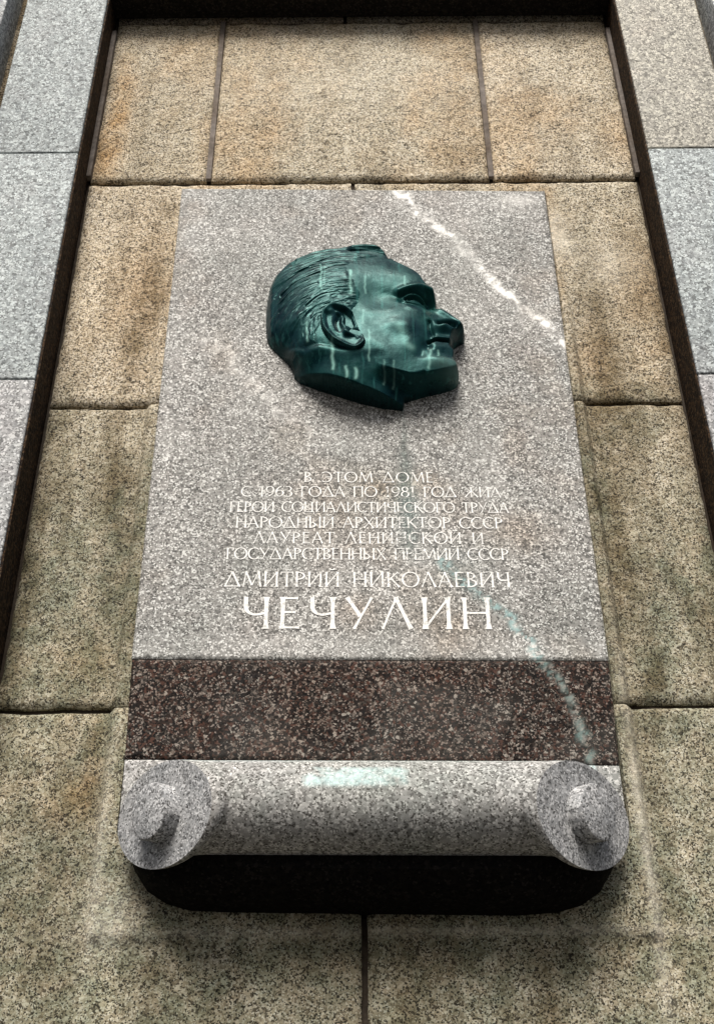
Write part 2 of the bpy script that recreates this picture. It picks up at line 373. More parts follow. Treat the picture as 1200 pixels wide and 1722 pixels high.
for (x0, x1, y0) in ((-.6025, -.5895, -.004), (.6290, .6415, -.002)):
    bm = bmesh.new(); box_bm(bm, x0, x1, y0, .0130, 3.885, 4.44); bm_obj('mortar_joint', bm, M['mortar'], wall, .002)

# ---------------------------------------------------------------- pilasters, jambs and lintel framing the niche
def tinted(mat, name, mul):
    m2 = mat.copy(); m2.name = name; t = m2.node_tree; b = t.nodes['Principled BSDF']; l = b.inputs['Base Color'].links[0]; src = l.from_socket
    mx = t.nodes.new('ShaderNodeMix'); mx.data_type = 'RGBA'; mx.blend_type = 'MULTIPLY'; mx.inputs[0].default_value = 1; mx.inputs[7].default_value = (*mul, 1)
    t.links.new(src, mx.inputs[6]); t.links.new(mx.outputs[2], b.inputs['Base Color']); return m2
M['grey_warm'] = tinted(M['grey'], 'warm_grey_granite', (1.12, 1.02, .88)); M['grey_cool'] = tinted(M['grey'], 'cool_grey_granite', (.93, .97, .97)); M['grey_pink'] = tinted(M['grey'], 'pinkish_pilaster_granite', (.98, .95, .94))
def pilaster(side, x_in, x_out, label):
    t = thing('stone_pilaster', label, 'pilaster', ((x_in + x_out) / 2, .03, 0), 'pilasters framing the niche')
    xa, xb = min(x_in, x_out), max(x_in, x_out)
    for z0, z1 in ((0, .6), (.6, 1.25), (1.25, 1.9), (1.9, 2.556), (2.556, 3.213), (3.213, 3.876), (3.876, 4.9), (4.9, 5.9)):
        bm = bmesh.new(); box_bm(bm, xa, xb, -.075, .12, z0 + .0012, z1 - .0012)
        mk = 'grey_warm' if (side > 0 and z0 > 3.5) else 'grey_cool' if z0 > 3 else 'grey_pink'
        bm_obj('pilaster_block', bm, M[mk], t, .004, 3)
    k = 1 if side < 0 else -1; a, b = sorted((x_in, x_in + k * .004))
    bm = bmesh.new(); box_bm(bm, a, b, -.070, .02, 0, 5.9); o = bm_obj('reveal_shade_strip', bm, M['reveal'], t); o['label'] = 'inner side of the pilaster, dark brown with its shade painted in'  # added strip that paints the inner side's shade over its brown tone
    return t
pilaster(-1, -.6035, -.800, 'grey granite pilaster on the left of the niche, beside the bronze head\'s nape side')
pilaster(1, .6425, .836, 'grey granite pilaster on the right of the niche, which the bronze face looks towards')
def jamb(xa, xb, label):
    t = thing('stone_jamb', label, 'jamb', ((xa + xb) / 2, .03, 0), 'outer jambs beyond the pilasters')
    for z0, z1 in ((0, 1.9), (1.9, 2.9), (2.9, 3.876), (3.876, 4.9), (4.9, 5.9)):
        bm = bmesh.new(); box_bm(bm, xa, xb, -.108, .12, z0 + .0012, z1 - .0012); bm_obj('jamb_block', bm, M['grey'], t, .004, 3)
    bm = bmesh.new(); x0, x1 = (xb, -.8005) if xa < 0 else (.8365, xa)
    box_bm(bm, x0, x1, -.02, .12, 0, 5.9); bm_obj('groove_back', bm, M['beige'], t)
    return t
jamb(-1.9, -.834, 'outer stone jamb left of the left pilaster, past the dark groove')
jamb(.862, 1.9, 'outer stone jamb right of the right pilaster, past the dark groove')
lt = thing('lintel', 'stone lintel closing the top of the niche with deep underside shade painted in dark', 'lintel', (.018, .03, 4.487))
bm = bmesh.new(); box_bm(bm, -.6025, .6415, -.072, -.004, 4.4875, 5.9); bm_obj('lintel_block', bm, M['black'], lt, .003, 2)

# ---------------------------------------------------------------- memorial plaque
plq = thing('memorial_plaque', 'granite memorial plaque with white Cyrillic inscription, dark polished base band and stone scroll', 'plaque', (.02, 0, 2.25))
dep = lambda x: .012 - .02 * (x - .02)
VEIN1 = [(0.097, 3.82), (0.112, 3.79), (0.134, 3.751), (0.184, 3.695), (0.226, 3.648), (0.254, 3.585), (0.293, 3.523), (0.343, 3.463), (0.381, 3.413), (0.42, 3.356)]
VEIN2 = [(0.150, 2.83), (0.189, 2.786), (0.233, 2.75), (0.27, 2.703), (0.3, 2.651), (0.326, 2.606), (0.345, 2.552), (0.363, 2.499), (0.371, 2.44)]
VEIN3 = [(-0.318, 3.383), (-0.249, 3.319), (-0.206, 3.256), (-0.146, 3.181), (-0.066, 3.109)]
DRIP = [(0.088, 3.19), (0.089, 3.053), (0.09, 2.957), (0.093, 2.854)]
def plaque_stain(X, Z):
    n = fbm(X * 40, Z * 40); n2 = fbm(X * 90 + 3, Z * 90)
    wx = X + (n - .5) * .022; wz = Z + (fbm(X * 40 + 9, Z * 40 + 4) - .5) * .022
    d1, p1 = segdist(wx, wz, VEIN1); d2, p2 = segdist(wx, wz, VEIN2); d3, _ = segdist(wx, wz, VEIN3); d4, _ = segdist(X + (n - .5) * .012, Z, DRIP)
    wide = .005 + .009 * fbm(p1 * 2.2, p1 * 0 + 2.0)
    R = np.exp(-(d1 / wide) ** 2) * (.30 + 1.2 * sstep(.42, .62, n2)) * (.60 + .8 * sstep(.35, .6, fbm(p1 * 3.1, p1 * 0 + 8.0))) + .30 * np.exp(-(d3 / .016) ** 2) * sstep(.4, .6, n2)
    R = R + .75 * np.exp(-(d2 / .006) ** 2) * sstep(.48, .6, n2) * sstep(2.76, 2.70, Z)
    R = R + .35 * gauss(X, Z, .36, 3.79, .03, .012)
    cloud = fbm(X * 9 + 2, Z * 9 + 5)
    R = R + .12 * gauss(X, Z, 0, 2.665, .4, .015) + .06 * sstep(.5, .7, cloud)
    A = 1.0 * np.exp(-(d2 / .008) ** 2) * sstep(.40, .58, fbm(X * 150 + 31, Z * 150)) * (.55 + sstep(.4, .6, fbm(p2 * 4.1, p2 * 0 + 5.0)))

    A = A + .2 * gauss(X, Z, .092, 2.96, .018, .06) + .12 * gauss(X, Z, .165, 2.83, .03, .03)
    wdr = .004 + .012 * sstep(3.18, 2.98, Z)
    G = .85 * np.exp(-(d4 / wdr) ** 2) * sstep(2.80, 2.9, Z) * (.5 + n) + .75 * np.exp(-(d2 / .012) ** 2) * sstep(2.64, 2.74, Z) * (.3 + n)
    G = G + .22 * sstep(.52, .7, fbm(X * 6 + 7, Z * 6)) + .25 * gauss(X, Z, 0, 3.83, .5, .012)
    B = .6 * gauss(X, Z, .045, 3.0, .03, .03) + .6 * gauss(X, Z, 0, 2.73, .03, .025) + .55 * gauss(X, Z, .285, 2.90, .05, .03) + .5 * gauss(X, Z, .16, 2.69, .05, .03)
    B = B + .5 * gauss(X, Z, .12, 3.01, .03, .02) + .4 * gauss(X, Z, -.06, 2.92, .03, .05) + .3 * sstep(.55, .72, fbm(X * 8 + 21, Z * 8 + 3))
    return np.stack([R, G, B, A], -1).clip(0, 1)
def slab(name, c, mat, step, off, thick=.05):
    """flat slab from its four front corners (bottom left, bottom right, top left, top right)"""
    (bl, br, tl, tr) = c; nx = int((br[0] - bl[0]) / step); nz = int((tl[1] - bl[1]) / step)
    u, v = np.meshgrid(np.linspace(0, 1, nx), np.linspace(0, 1, nz), indexing='ij')
    X = (bl[0] * (1 - u) + br[0] * u) * (1 - v) + (tl[0] * (1 - u) + tr[0] * u) * v
    Z = (bl[1] * (1 - u) + br[1] * u) * (1 - v) + (tl[1] * (1 - u) + tr[1] * u) * v
    e = np.minimum(np.minimum(u, 1 - u) * (br[0] - bl[0]), np.minimum(v, 1 - v) * (tl[1] - bl[1]))
    Y = -(dep(X) + off) + .0025 * np.clip(1 - e / .003, 0, 1) ** 2
    V = np.stack([X, Y, Z], -1).reshape(-1, 3); F = grid_faces(nx, nz).tolist()
    rim = ([i * nz for i in range(nx)] + [(nx - 1) * nz + j for j in range(1, nz)] + [i * nz + nz - 1 for i in range(nx - 2, -1, -1)] + [j for j in range(nz - 2, 0, -1)])
    b = len(V); back = V[rim].copy(); back[:, 1] += thick; V = np.vstack([V, back]); R = len(rim)
    for k in range(R): F.append([rim[(k + 1) % R], rim[k], b + k, b + (k + 1) % R])
    st = plaque_stain(V[:, 0], V[:, 2])
    return mesh_obj(name, V, F, mat, plq, st, True, rad(40))
slab('stone_panel', ((-.3745, 2.6415), (.4175, 2.640), (-.379, 3.8215), (.4195, 3.8225)), M['panel'], .003, 0)
slab('foot_panel', ((-.366, 2.338), (.4095, 2.330), (-.3675, 2.4625), (.4100, 2.4525)), M['scroll'], .005, -.002)
slab('base_panel', ((-.3675, 2.4635), (.4100, 2.4535), (-.3735, 2.6405), (.416, 2.639)), M['dark'], .004, -.0006)
# thin dark joint round the plaque
bm = bmesh.new(); box_bm(bm, -.366, .409, .003, .019, 2.345, 3.8265); bm_obj('joint_filler', bm, M['bed'], plq)

# ---- inscription
TH, TN = .122, .072
def arc(cx, cz, rx, rz, a0, a1, n=18): return [(cx + rx * math.cos(rad(a0 + (a1 - a0) * i / n)), cz + rz * math.sin(rad(a0 + (a1 - a0) * i / n))) for i in range(n + 1)]
def ring(cx, rx): return [(arc(cx, .5, rx, .48, 0, 360, 36), 'o')]
st_ = lambda x, w=None: ([(x, 0), (x, 1)], 's')
def glyph(ch):
    s = lambda x: ([(x, 0), (x, 1)], 's'); th = lambda *p: (list(p), 't'); tk = lambda *p: (list(p), 'k')
    G = {
     'А': (.78, [th((.02, 0), (.38, 1)), tk((.36, 1), (.74, 0)), th((.16, .35), (.58, .35))]),
     'Л': (.80, [th((.02, 0), (.39, 1)), tk((.37, 1), (.76, 0))]),
     'Д': (.88, [th((.04, .04), (.42, 1)), tk((.40, 1), (.82, .04)), th((.0, .04), (.88, .04))]),
     'В': (.60, [s(.10), (arc(.10, .755, .34, .205, 90, -90), 'c'), (arc(.10, .275, .42, .24, 90, -90), 'c')]),
     'Г': (.54, [s(.10), th((.10, .96), (.54, .96)), th((.52, .97), (.53, .80))]),
     'Е': (.54, [s(.10), th((.10, .96), (.50, .96)), th((.10, .52), (.44, .52)), th((.10, .04), (.54, .04))]),
     'Ж': (1.02, [s(.51), th((.04, 1), (.48, .52)), tk((.45, .55), (.02, 0)), th((.98, 1), (.54, .52)), tk((.57, .55), (1.0, 0))]),
     'И': (.82, [s(.10), s(.72), th((.10, .04), (.72, .96))]),
     'Й': (.82, [s(.10), s(.72), th((.10, .04), (.72, .96)), (arc(.41, 1.26, .15, .13, 200, 340, 8), 'c')]),
     'К': (.72, [s(.10), th((.64, 1), (.13, .47)), tk((.24, .58), (.70, 0))]),
     'М': (1.02, [th((.04, 0), (.17, 1)), tk((.15, 1), (.51, .10)), th((.51, .10), (.86, 1)), tk((.86, 1), (.98, 0))]),
     'Н': (.80, [s(.10), s(.70), th((.10, .51), (.70, .51))]),
     'О': (.96, ring(.48, .44)),
     'П': (.80, [s(.10), s(.70), th((.04, .96), (.76, .96))]),
     'Р': (.56, [s(.10), (arc(.10, .725, .40, .235, 90, -90), 'c')]),
     'С': (.78, [(arc(.48, .5, .43, .48, 48, 312, 26), 'o')]),
     'Т': (.66, [s(.33), th((.0, .96), (.66, .96)), th((.01, .97), (.0, .80)), th((.65, .97), (.66, .80))]),
     'У': (.72, [tk((.04, 1), (.39, .40)), th((.70, 1), (.22, 0))]),
     'Х': (.76, [tk((.06, 1), (.70, 0)), th((.70, 1), (.04, 0))]),
     'Ц': (.86, [s(.10), s(.66), th((.10, .04), (.82, .04)), th((.80, .05), (.82, -.16))]),
     'Ч': (.74, [s(.64), ([(.10, 1)] + arc(.36, .70, .26, .26, 180, 285, 12) + [(.64, .50)], 'c')]),
     'Ы': (.92, [s(.10), (arc(.10, .27, .36, .235, 90, -90), 'c'), s(.80)]),
     'Э': (.76, [(arc(.28, .5, .43, .48, 132, -132, 26), 'o'), th((.30, .50), (.70, .50))]),
     '1': (.40, [s(.20), th((.02, .84), (.20, .97))]),
     '9': (.66, [(arc(.32, .68, .27, .29, 0, 360, 24), 'c'), (arc(.05, .62, .54, .62, 5, -75, 12), 'c')]),
     '6': (.66, [(arc(.33, .32, .27, .29, 0, 360, 24), 'c'), (arc(.60, .38, .54, .62, 185, 105, 12), 'c')]),
     '3': (.58, [(arc(.22, .74, .25, .22, 130, -90, 14), 'c'), (arc(.20, .27, .32, .25, 95, -130, 16), 'c')]),
     '8': (.62, [(arc(.31, .75, .21, .21, 0, 360, 20), 'c'), (arc(.31, .27, .27, .25, 0, 360, 22), 'c')]),
    }
    return G[ch]
def widths(pts, kind):
    n = len(pts); out = []
    for i, p in enumerate(pts):
        t = i / (n - 1)
        if kind in 'stk':
            base = {'s': TH, 't': TN, 'k': TH * .95}[kind]
            f = abs(2 * t - 1); out.append(base * (.88 + (.65 if kind == 's' else .38) * max(0, f - .72) / .28))
        else:
            a = pts[max(i - 1, 0)]; b = pts[min(i + 1, n - 1)]
            ang = math.atan2(b[1] - a[1], b[0] - a[0]); out.append(TN * .9 + (TH - TN * .9) * abs(math.sin(ang)) ** 1.5)
    return out
def text_line(txt, x0, x1, zb, H, sp0=.15, slant=0.0):
    adv = []; nat = 0
    for ch in txt: a = .48 if ch == ' ' else glyph(ch)[0]; adv.append(a); nat += a
    kx = 1.0; gap = ((x1 - x0) / H - nat) / (len(txt) - 1)
    if gap > .24 or gap < .06:
        gapw = min(max(gap, .06), .24); kx = ((x1 - x0) / H - gapw * (len(txt) - 1)) / nat; gap = gapw
    V = []; F = []; A = []; cx = 0; q = 0
    lr = random.Random(len(txt))
    for ch, a in zip(txt, adv):
        if ch != ' ':
            for pts, kind in glyph(ch)[1]:
                P = pts
                if kind in 'stk':
                    (ax, az), (bx, bz) = pts[0], pts[-1]; P = [(ax + (bx - ax) * i / 10, az + (bz - az) * i / 10) for i in range(11)]
                W = widths(P, kind); q += 1; b0 = len(V)
                for i, (px, pz) in enumerate(P):
                    a_ = P[max(i - 1, 0)]; b_ = P[min(i + 1, len(P) - 1)]
                    if kind in 'oc' and P[0] == P[-1] or (kind in 'oc' and len(P) > 20 and abs(P[0][0] - P[-1][0]) < 1e-6 and abs(P[0][1] - P[-1][1]) < 1e-6):
                        a_ = P[i - 1] if i else P[-2]; b_ = P[(i + 1)] if i < len(P) - 1 else P[1]
                    tx, tz = (b_[0] - a_[0]) * kx, b_[1] - a_[1]; L = math.hypot(tx, tz) or 1; nx_, nz_ = -tz / L, tx / L
                    for sg in (-1, 1):
                        ww = W[i] * .5 * (1 + lr.uniform(-.10, .10))
                        X = x0 + H * ((cx + px * kx) + sg * nx_ * ww); Z = zb + H * (pz + sg * nz_ * ww)
                        V.append((X, -(dep(X) + .0007 + .00004 * (q % 9)), Z))
                for i in range(len(P) - 1):
                    k = b0 + 2 * i; F.append((k, k + 1, k + 3, k + 2) if True else 0)
        cx += a * kx + gap
    V = np.array(V); X, Z = V[:, 0], V[:, 2]
    wear = .19 * gauss(X, Z, .090, 2.955, .030, .085) + .10 * gauss(X, Z, .10, 2.85, .035, .05) + .14 * gauss(X, Z, .10, 2.785, .05, .02) + .08 * gauss(X, Z, .24, 2.92, .04, .06) + .12 * gauss(X, Z, .25, 2.80, .05, .05)
    wear = wear + (.30 if H < .028 else .22 if H < .05 else .05)
    st = np.stack([wear] + [wear * 0] * 3, -1)
    o = mesh_obj('inscription_line', V, F, M['letters'], plq, st, False)
    return o
LINES = [('В ЭТОМ ДОМЕ', -.0962, .1397, 3.0090, .0240), ('С 1963 ГОДА ПО 1981 ГОД ЖИЛ', -.2096, .2616, 2.9758, .0236), ('ГЕРОЙ СОЦИАЛИСТИЧЕСКОГО ТРУДА', -.2282, .2730, 2.9411, .0232),
         ('НАРОДНЫЙ АРХИТЕКТОР СССР', -.2158, .2597, 2.9065, .0246), ('ЛАУРЕАТ ЛЕНИНСКОЙ И', -.1828, .2235, 2.8730, .0248), ('ГОСУДАРСТВЕННЫХ ПРЕМИЙ СССР', -.2291, .2652, 2.8389, .0246),
         ('ДМИТРИЙ НИКОЛАЕВИЧ', -.2291, .2639, 2.7821, .0314), ('ЧЕЧУЛИН', -.1965, .2272, 2.6985, .0630)]
for L in LINES: text_line(*L)

# ---- stone scroll across the foot of the plaque
A0, RR, ZC = .115, .0773, 2.3265; RR_, ZC_ = RR, ZC
tilt = lambda x: -.011 * (x - .02)
SXL, SXR = -.284, .325
def scroll():
    R0, ZC0 = RR_, ZC_
    nphi, nx = 96, 220; V = []; ST = []
    for i in range(nx):
        u = i / (nx - 1); ue = min(u, 1 - u) * (SXR - SXL); RR = R0 - .0095 * float(sstep(.004, .05, ue)); ZC = ZC0 + (R0 - RR) * 1.0
        for j in range(nphi):
            f = 2 * math.pi * j / nphi; d = A0 + RR * math.cos(f); q = .19 * RR * math.sin(f); x = (SXL + (d - A0) - q) * (1 - u) + (SXR - (d - A0) + q) * u
            V.append((x, -d, ZC + RR * math.sin(f) + tilt(x)))
    F = []
    for i in range(nx - 1):
        for j in range(nphi):
            a = i * nphi + j; b = i * nphi + (j + 1) % nphi; F.append((a, b, b + nphi, a + nphi))
    for i, sgn in ((0, 1), (nx - 1, -1)):
        rings = [[i * nphi + j for j in range(nphi)]]
        c0 = np.mean([V[k] for k in rings[0]], 0)
        base = [np.array(V[k]) for k in rings[0]]
        for s_ in (.985, .6, .3):
            r = []
            for p in base: r.append(len(V)); V.append(tuple(c0 + (p - c0) * s_))
            rings.append(r)
        ce = len(V); V.append(tuple(c0))
        for r0, r1 in zip(rings[:-1], rings[1:]):
            for j in range(nphi):
                q = (r0[j], r1[j], r1[(j + 1) % nphi], r0[(j + 1) % nphi]); F.append(q if sgn > 0 else q[::-1])
        for j in range(nphi):
            q = (rings[-1][j], ce, rings[-1][(j + 1) % nphi]); F.append(q if sgn > 0 else q[::-1])
    V = np.array(V); X, Y, Z = V.T
    n = fbm(X * 60, Z * 60)
    R = .95 * sstep(-.085, -.07, X) * sstep(.075, .06, X) * sstep(2.338, 2.346, Z) * sstep(2.378, 2.37, Z) * sstep(.25, .6, n) * (.55 + .45 * sstep(.1, -.06, X)) + .25 * sstep(2.385, 2.40, Z)  # top rim paler: its lit edge is painted in
    G = .5 * gauss(X, Z, .06, 2.35, .12, .05) + .3 * sstep(.5, .7, fbm(X * 12, Z * 12 + 4))
    o = mesh_obj('scroll', V, F, M['scroll'], plq, np.stack([R, G, R * 0, R * 0], -1).clip(0, 1), True, rad(30))
    o.data.materials.append(M['scroll_end'])
    mi = np.zeros(len(F), np.int32); mi[(nx - 1) * nphi:] = 1; o.data.polygons.foreach_set('material_index', mi)
    return o
sc = scroll(); sc['label'] = 'horizontal rounded granite scroll with its ends cut on the slant'
def shade_block():  # added block, stands in for the black shade under the scroll
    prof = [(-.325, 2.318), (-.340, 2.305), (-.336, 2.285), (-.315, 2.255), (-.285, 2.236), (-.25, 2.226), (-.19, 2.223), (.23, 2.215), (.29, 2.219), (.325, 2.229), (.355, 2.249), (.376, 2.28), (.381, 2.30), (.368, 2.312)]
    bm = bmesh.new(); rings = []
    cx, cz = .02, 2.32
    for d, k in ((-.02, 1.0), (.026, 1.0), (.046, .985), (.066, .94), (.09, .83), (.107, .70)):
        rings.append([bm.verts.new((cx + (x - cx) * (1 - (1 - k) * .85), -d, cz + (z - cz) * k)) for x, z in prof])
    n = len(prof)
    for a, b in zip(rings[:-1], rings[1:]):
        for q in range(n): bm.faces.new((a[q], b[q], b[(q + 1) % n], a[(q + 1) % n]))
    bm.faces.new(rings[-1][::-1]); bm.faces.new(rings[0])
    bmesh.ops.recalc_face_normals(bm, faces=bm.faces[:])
    return bm_obj('scroll_shade_block', bm, M['shade_block'], plq)
shade_block()
def boss(cx, nrm, lbl):
    nrm = Vector(nrm).normalized(); c = Vector((cx, -A0, ZC + tilt(cx)))
    sidev = Vector((0, 0, 1)).cross(nrm).normalized(); upv = nrm.cross(sidev)
    prof = [(.041, -.01), (.0415, .023), (.040, .0258), (.037, .027), (.0, .0275)]; N = 64; V = []; F = []
    for r, h in prof:
        for j in range(N):
            a = 2 * math.pi * j / N; V.append(tuple(c + nrm * h + sidev * (r * math.cos(a)) + upv * (r * math.sin(a))))
    for k in range(len(prof) - 1):
        for j in range(N):
            F.append((k * N + j, k * N + (j + 1) % N, (k + 1) * N + (j + 1) % N, (k + 1) * N + j))
    V = np.array(V)
    o = mesh_obj('boss', V, F, M['scroll_end'], sc, np.zeros((len(V), 4)), True, rad(35))
    return o
boss(SXL, (-1, -1, -.15), ''); boss(SXR, (1, -1, -.15), '')

# ---------------------------------------------------------------- bronze relief head (metres, about (0, 3.4) on the plaque)
HZ = 3.4
OUT = [(0.0763,0.1585),(0.0660,0.1792),(0.0469,0.1954),(0.0168,0.2054),(-0.0136,0.2048),(-0.0396,0.1998),(-0.0613,0.1980),(-0.0872,0.1900),(-0.1130,0.1768),(-0.1385,0.1606),(-0.1553,0.1413),(-0.1696,0.1161),(-0.1760,0.0880),(-0.1792,0.0544),(-0.1796,0.0154),(-0.1783,-0.0153),(-0.1734,-0.0457),(-0.1627,-0.0645),(-0.1457,-0.0851),(-0.1288,-0.1074)]
CUT = [(-0.1201,-0.1281),(-0.1192,-0.1395),(-0.1076,-0.1520),(-0.0671,-0.1712),(-0.0269,-0.1875),(0.0130,-0.2037),(0.0527,-0.2146),(0.0891,-0.2191),(0.0928,-0.1993)]
FRONT = [(0.1333,-0.1839),(0.1740,-0.1710),(0.1948,-0.1578),(0.2022,-0.1407),(0.1992,-0.1510),(0.1971,-0.1421),(0.1926,-0.1285),(0.1944,-0.1106),(0.1924,-0.1029),(0.1874,-0.0949)]
FRONT += [(.187, -.088), (.190, -.076), (.193, -.062), (.203, -.050), (.213, -.044)]
FRONT += [(0.2167,-0.0386),(0.2155,-0.0391),(0.2132,-0.0337),(0.1971,-0.0124),(0.1816,0.0048),(0.1655,0.0221),(0.1640,0.0409),(0.1598,0.0634),(0.1437,0.0814),(0.1341,0.1036),(0.1178,0.1231),(0.0971,0.1407)]
OUTL = catmull(OUT, 4, False) + CUT + catmull(FRONT, 4, False)
def grid(x0, x1, z0, z1, st):
    return np.meshgrid(np.arange(x0, x1, st), np.arange(z0, z1, st), indexing='ij')
st = .0012
X, Z = grid(-.19, .228, -.228, .215, st)
s0, par = sdf(X, Z, OUTL)
# depths (mm) of the face and of the neck
FACE = [(0.0760,0.1490,46),(0.0466,0.1814,44),(0.0167,0.1945,40),(-0.0136,0.1939,38),(-0.0610,0.1872,37),(-0.1125,0.1672,34),(-0.1547,0.1319,30),(-0.1744,0.0798,26),(-0.1773,0.0094,20),(-0.1728,-0.0439,15),(-0.1449,-0.0935,12),(0.0992,0.0792,60),(0.1325,0.0711,56),(0.0581,0.1118,58),(0.0361,0.0482,62),(-0.0011,0.0740,66),(-0.0346,0.1086,62),(-0.0678,0.0769,64),(-0.1098,0.0738,56),(-0.1389,0.0490,46),(-0.1079,-0.0082,62),(-0.1407,-0.0375,46),(-0.0905,-0.0687,66),(-0.1064,-0.1012,54),(-0.0585,-0.0281,70),(-0.0259,-0.0641,72),(0.0143,-0.0645,72),(0.0149,-0.0021,66),(0.0556,-0.0140,66),(0.0877,-0.0307,71),(0.0623,-0.0781,74),(0.0946,-0.0693,76),(0.1198,-0.0450,68),(0.0533,-0.1326,74),(0.0292,-0.1607,70),(0.0845,-0.1507,70),(0.1176,-0.1069,69),(0.1242,-0.1483,67),(0.1472,-0.0766,60),(0.1530,-0.1269,61),(0.1682,-0.1458,58),(0.1891,-0.1332,50),(0.1963,-0.1520,47),(0.1429,-0.1776,64),(0.1709,-0.1725,58),(0.1957,-0.1645,46),(0.1687,-0.0506,56),(0.2103,-0.0395,48),(0.1622,-0.0146,54),(0.1647,0.0329,46),(0.1393,0.0336,58)]
NECK = [(-0.1190,-0.1313,9),(-0.0900,-0.1595,36),(-0.0576,-0.1759,54),(-0.0261,-0.1888,58),(0.0130,-0.2050,54),(0.0521,-0.2154,40),(0.0799,-0.2180,22),(0.0900,-0.2166,12),(-0.0657,-0.1398,60),(-0.1064,-0.1316,40),(-0.0022,-0.1479,68),(0.0212,-0.1727,60),(0.0448,-0.1832,48),(0.0643,-0.1990,34),(-0.1451,-0.0925,8),(-0.1269,-0.1025,44),(0.1338,-0.1607,12),(0.1743,-0.1576,8),(0.1992,-0.1453,6),(0.1135,-0.1535,26)]
f_ = tps(FACE, X, Z); k_ = tps(NECK, X, Z)
JAW = [(-0.0021,-0.1301),(0.0175,-0.1509),(0.0369,-0.1726),(0.0604,-0.1742),(0.0838,-0.1809),(0.1033,-0.1853),(0.1308,-0.1847),(0.1546,-0.1801),(0.1788,-0.1739),(0.1990,-0.1631),(0.2163,-0.1576)]
JAW = catmull(JAW, 5, False)
dj, pj = segdist(X, Z, JAW)
jz = np.interp(X, [p[0] for p in JAW], [p[1] for p in JAW])
sj = np.where(Z > jz, dj, -dj)
jx0 = JAW[0][0]
front = sstep(jx0 - .02, jx0 + .065, X)
soft = .006 + .018 * (1 - sstep(jx0 + .02, jx0 + .07, X))
blend = sstep(-1, 1, sj / soft)
# behind the ear the head runs into the neck softly
NAPE = [(-0.1580,-0.0739),(-0.1323,-0.0937),(-0.0980,-0.1186),(-0.0699,-0.1146),(-0.0419,-0.1241),(-0.0021,-0.1336)]
nz = np.interp(X, [p[0] for p in NAPE], [p[1] for p in NAPE])
blend_b = sstep(-.012, .008, Z - nz)
H = k_ + (f_ - k_) * (blend * front + blend_b * (1 - front))
H = np.maximum(H, 3)
def stroke(pts, amp, sig, power=2, closed=False, taper=True):
    pts = catmull(pts, 5, closed) if len(pts) > 2 else pts
    d, p = segdist(X, Z, pts, closed); r = np.exp(-0.5 * (d / sig) ** power)
    return amp * r
def blob(pt, amp, sx, sz, ang=0.0): return amp * gauss(X, Z, pt[0][0], pt[0][1], sx, sz, rad(ang))
face = blend * front
# brow, eye
H += stroke([(0.0857,0.0404),(0.1067,0.0495),(0.1318,0.0563),(0.1525,0.0537)], 9, .0062)
H += blob([(0.1219,0.0271)], -19, .027, .0105, -8) + blob([(0.1495,0.0195)], -17, .010, .017)
H += blob([(0.1180,0.0318)], 11, .0140, .0070, -6)                      # eyeball
H += stroke([(0.0877,0.0316),(0.1066,0.0390),(0.1273,0.0382),(0.1415,0.0310)], -5, .0022)          # crease above the lid
H += stroke([(0.0980,0.0309),(0.1148,0.0365),(0.1333,0.0322),(0.1413,0.0257)], 2.6, .0018)         # upper lid edge
H += stroke([(0.1000,0.0262),(0.1166,0.0295),(0.1331,0.0258)], -5.5, .0018)
H += stroke([(0.1018,0.0195),(0.1162,0.0170),(0.1327,0.0168)], 2.5, .0018)                 # lower lid
H += stroke([(0.0914,0.0161),(0.1118,0.0101),(0.1364,0.0064)], -6, .0042)
H += stroke([(0.1048,-0.0094),(0.1290,-0.0193),(0.1427,-0.0337)], 2.0, .006)
H += blob([(0.1588,0.0437)], 3.0, .008, .006)
# nose
H += stroke([(0.1511,0.0097),(0.1652,0.0009),(0.1830,-0.0137),(0.2026,-0.0310)], 5, .007)
H += blob([(0.1710,-0.0475)], 9, .0125, .009, -12) + blob([(0.2040,-0.0423)], 5, .012, .010)
H += stroke([(0.1445,-0.0439),(0.1448,-0.0579),(0.1495,-0.0719)], -6, .0032)
H += stroke([(0.1638,-0.0417),(0.1783,-0.0373),(0.1924,-0.0420)], -13, .0045)
H += blob([(0.1723,-0.0680)], -3, .014, .006)
# fold, cheek, mouth, chin
H += stroke([(0.1470,-0.0785),(0.1363,-0.0949),(0.1275,-0.1167),(0.1248,-0.1356)], -4.0, .0055)
H += blob([(0.0948,-0.0618)], 4, .024, .016) + blob([(0.1016,-0.1076)], 3.5, .016, .022)
H += blob([(0.0842,-0.0875)], -2.5, .016, .02)
H += stroke([(0.1409,-0.0948),(0.1532,-0.0884),(0.1694,-0.0869),(0.1937,-0.0855)], -11, .0024) + blob([(0.1387,-0.1084)], -7, .006, .007)
H += stroke([(0.1554,-0.0837),(0.1756,-0.0822),(0.1917,-0.0829)], 5.0, .0055)
H += stroke([(0.1544,-0.1057),(0.1746,-0.1031),(0.1905,-0.1071)], 2.0, .0060)
H += stroke([(0.1536,-0.1247),(0.1697,-0.1233),(0.1915,-0.1267)], -2.2, .0045)
H += blob([(0.1742,-0.1497)], 11, .024, .013) + blob([(0.1443,-0.1439)], 2.5, .012, .014)
H += blob([(0.0522,0.0247)], -4, .026, .02) + blob([(0.1206,0.0930)], 2.5, .03, .018)
H += stroke([(0.0310,-0.0214),(0.0555,-0.0188),(0.0880,-0.0220),(0.1163,-0.0280)], 2.0, .013)
H += stroke([(0.0299,-0.1088),(0.0495,-0.1253),(0.0688,-0.1470)], 1.5, .012)
H += stroke([(-0.0023,-0.1312),(0.0134,-0.1635),(0.0367,-0.1954),(0.0673,-0.2321)], 3, .012)            # neck muscle
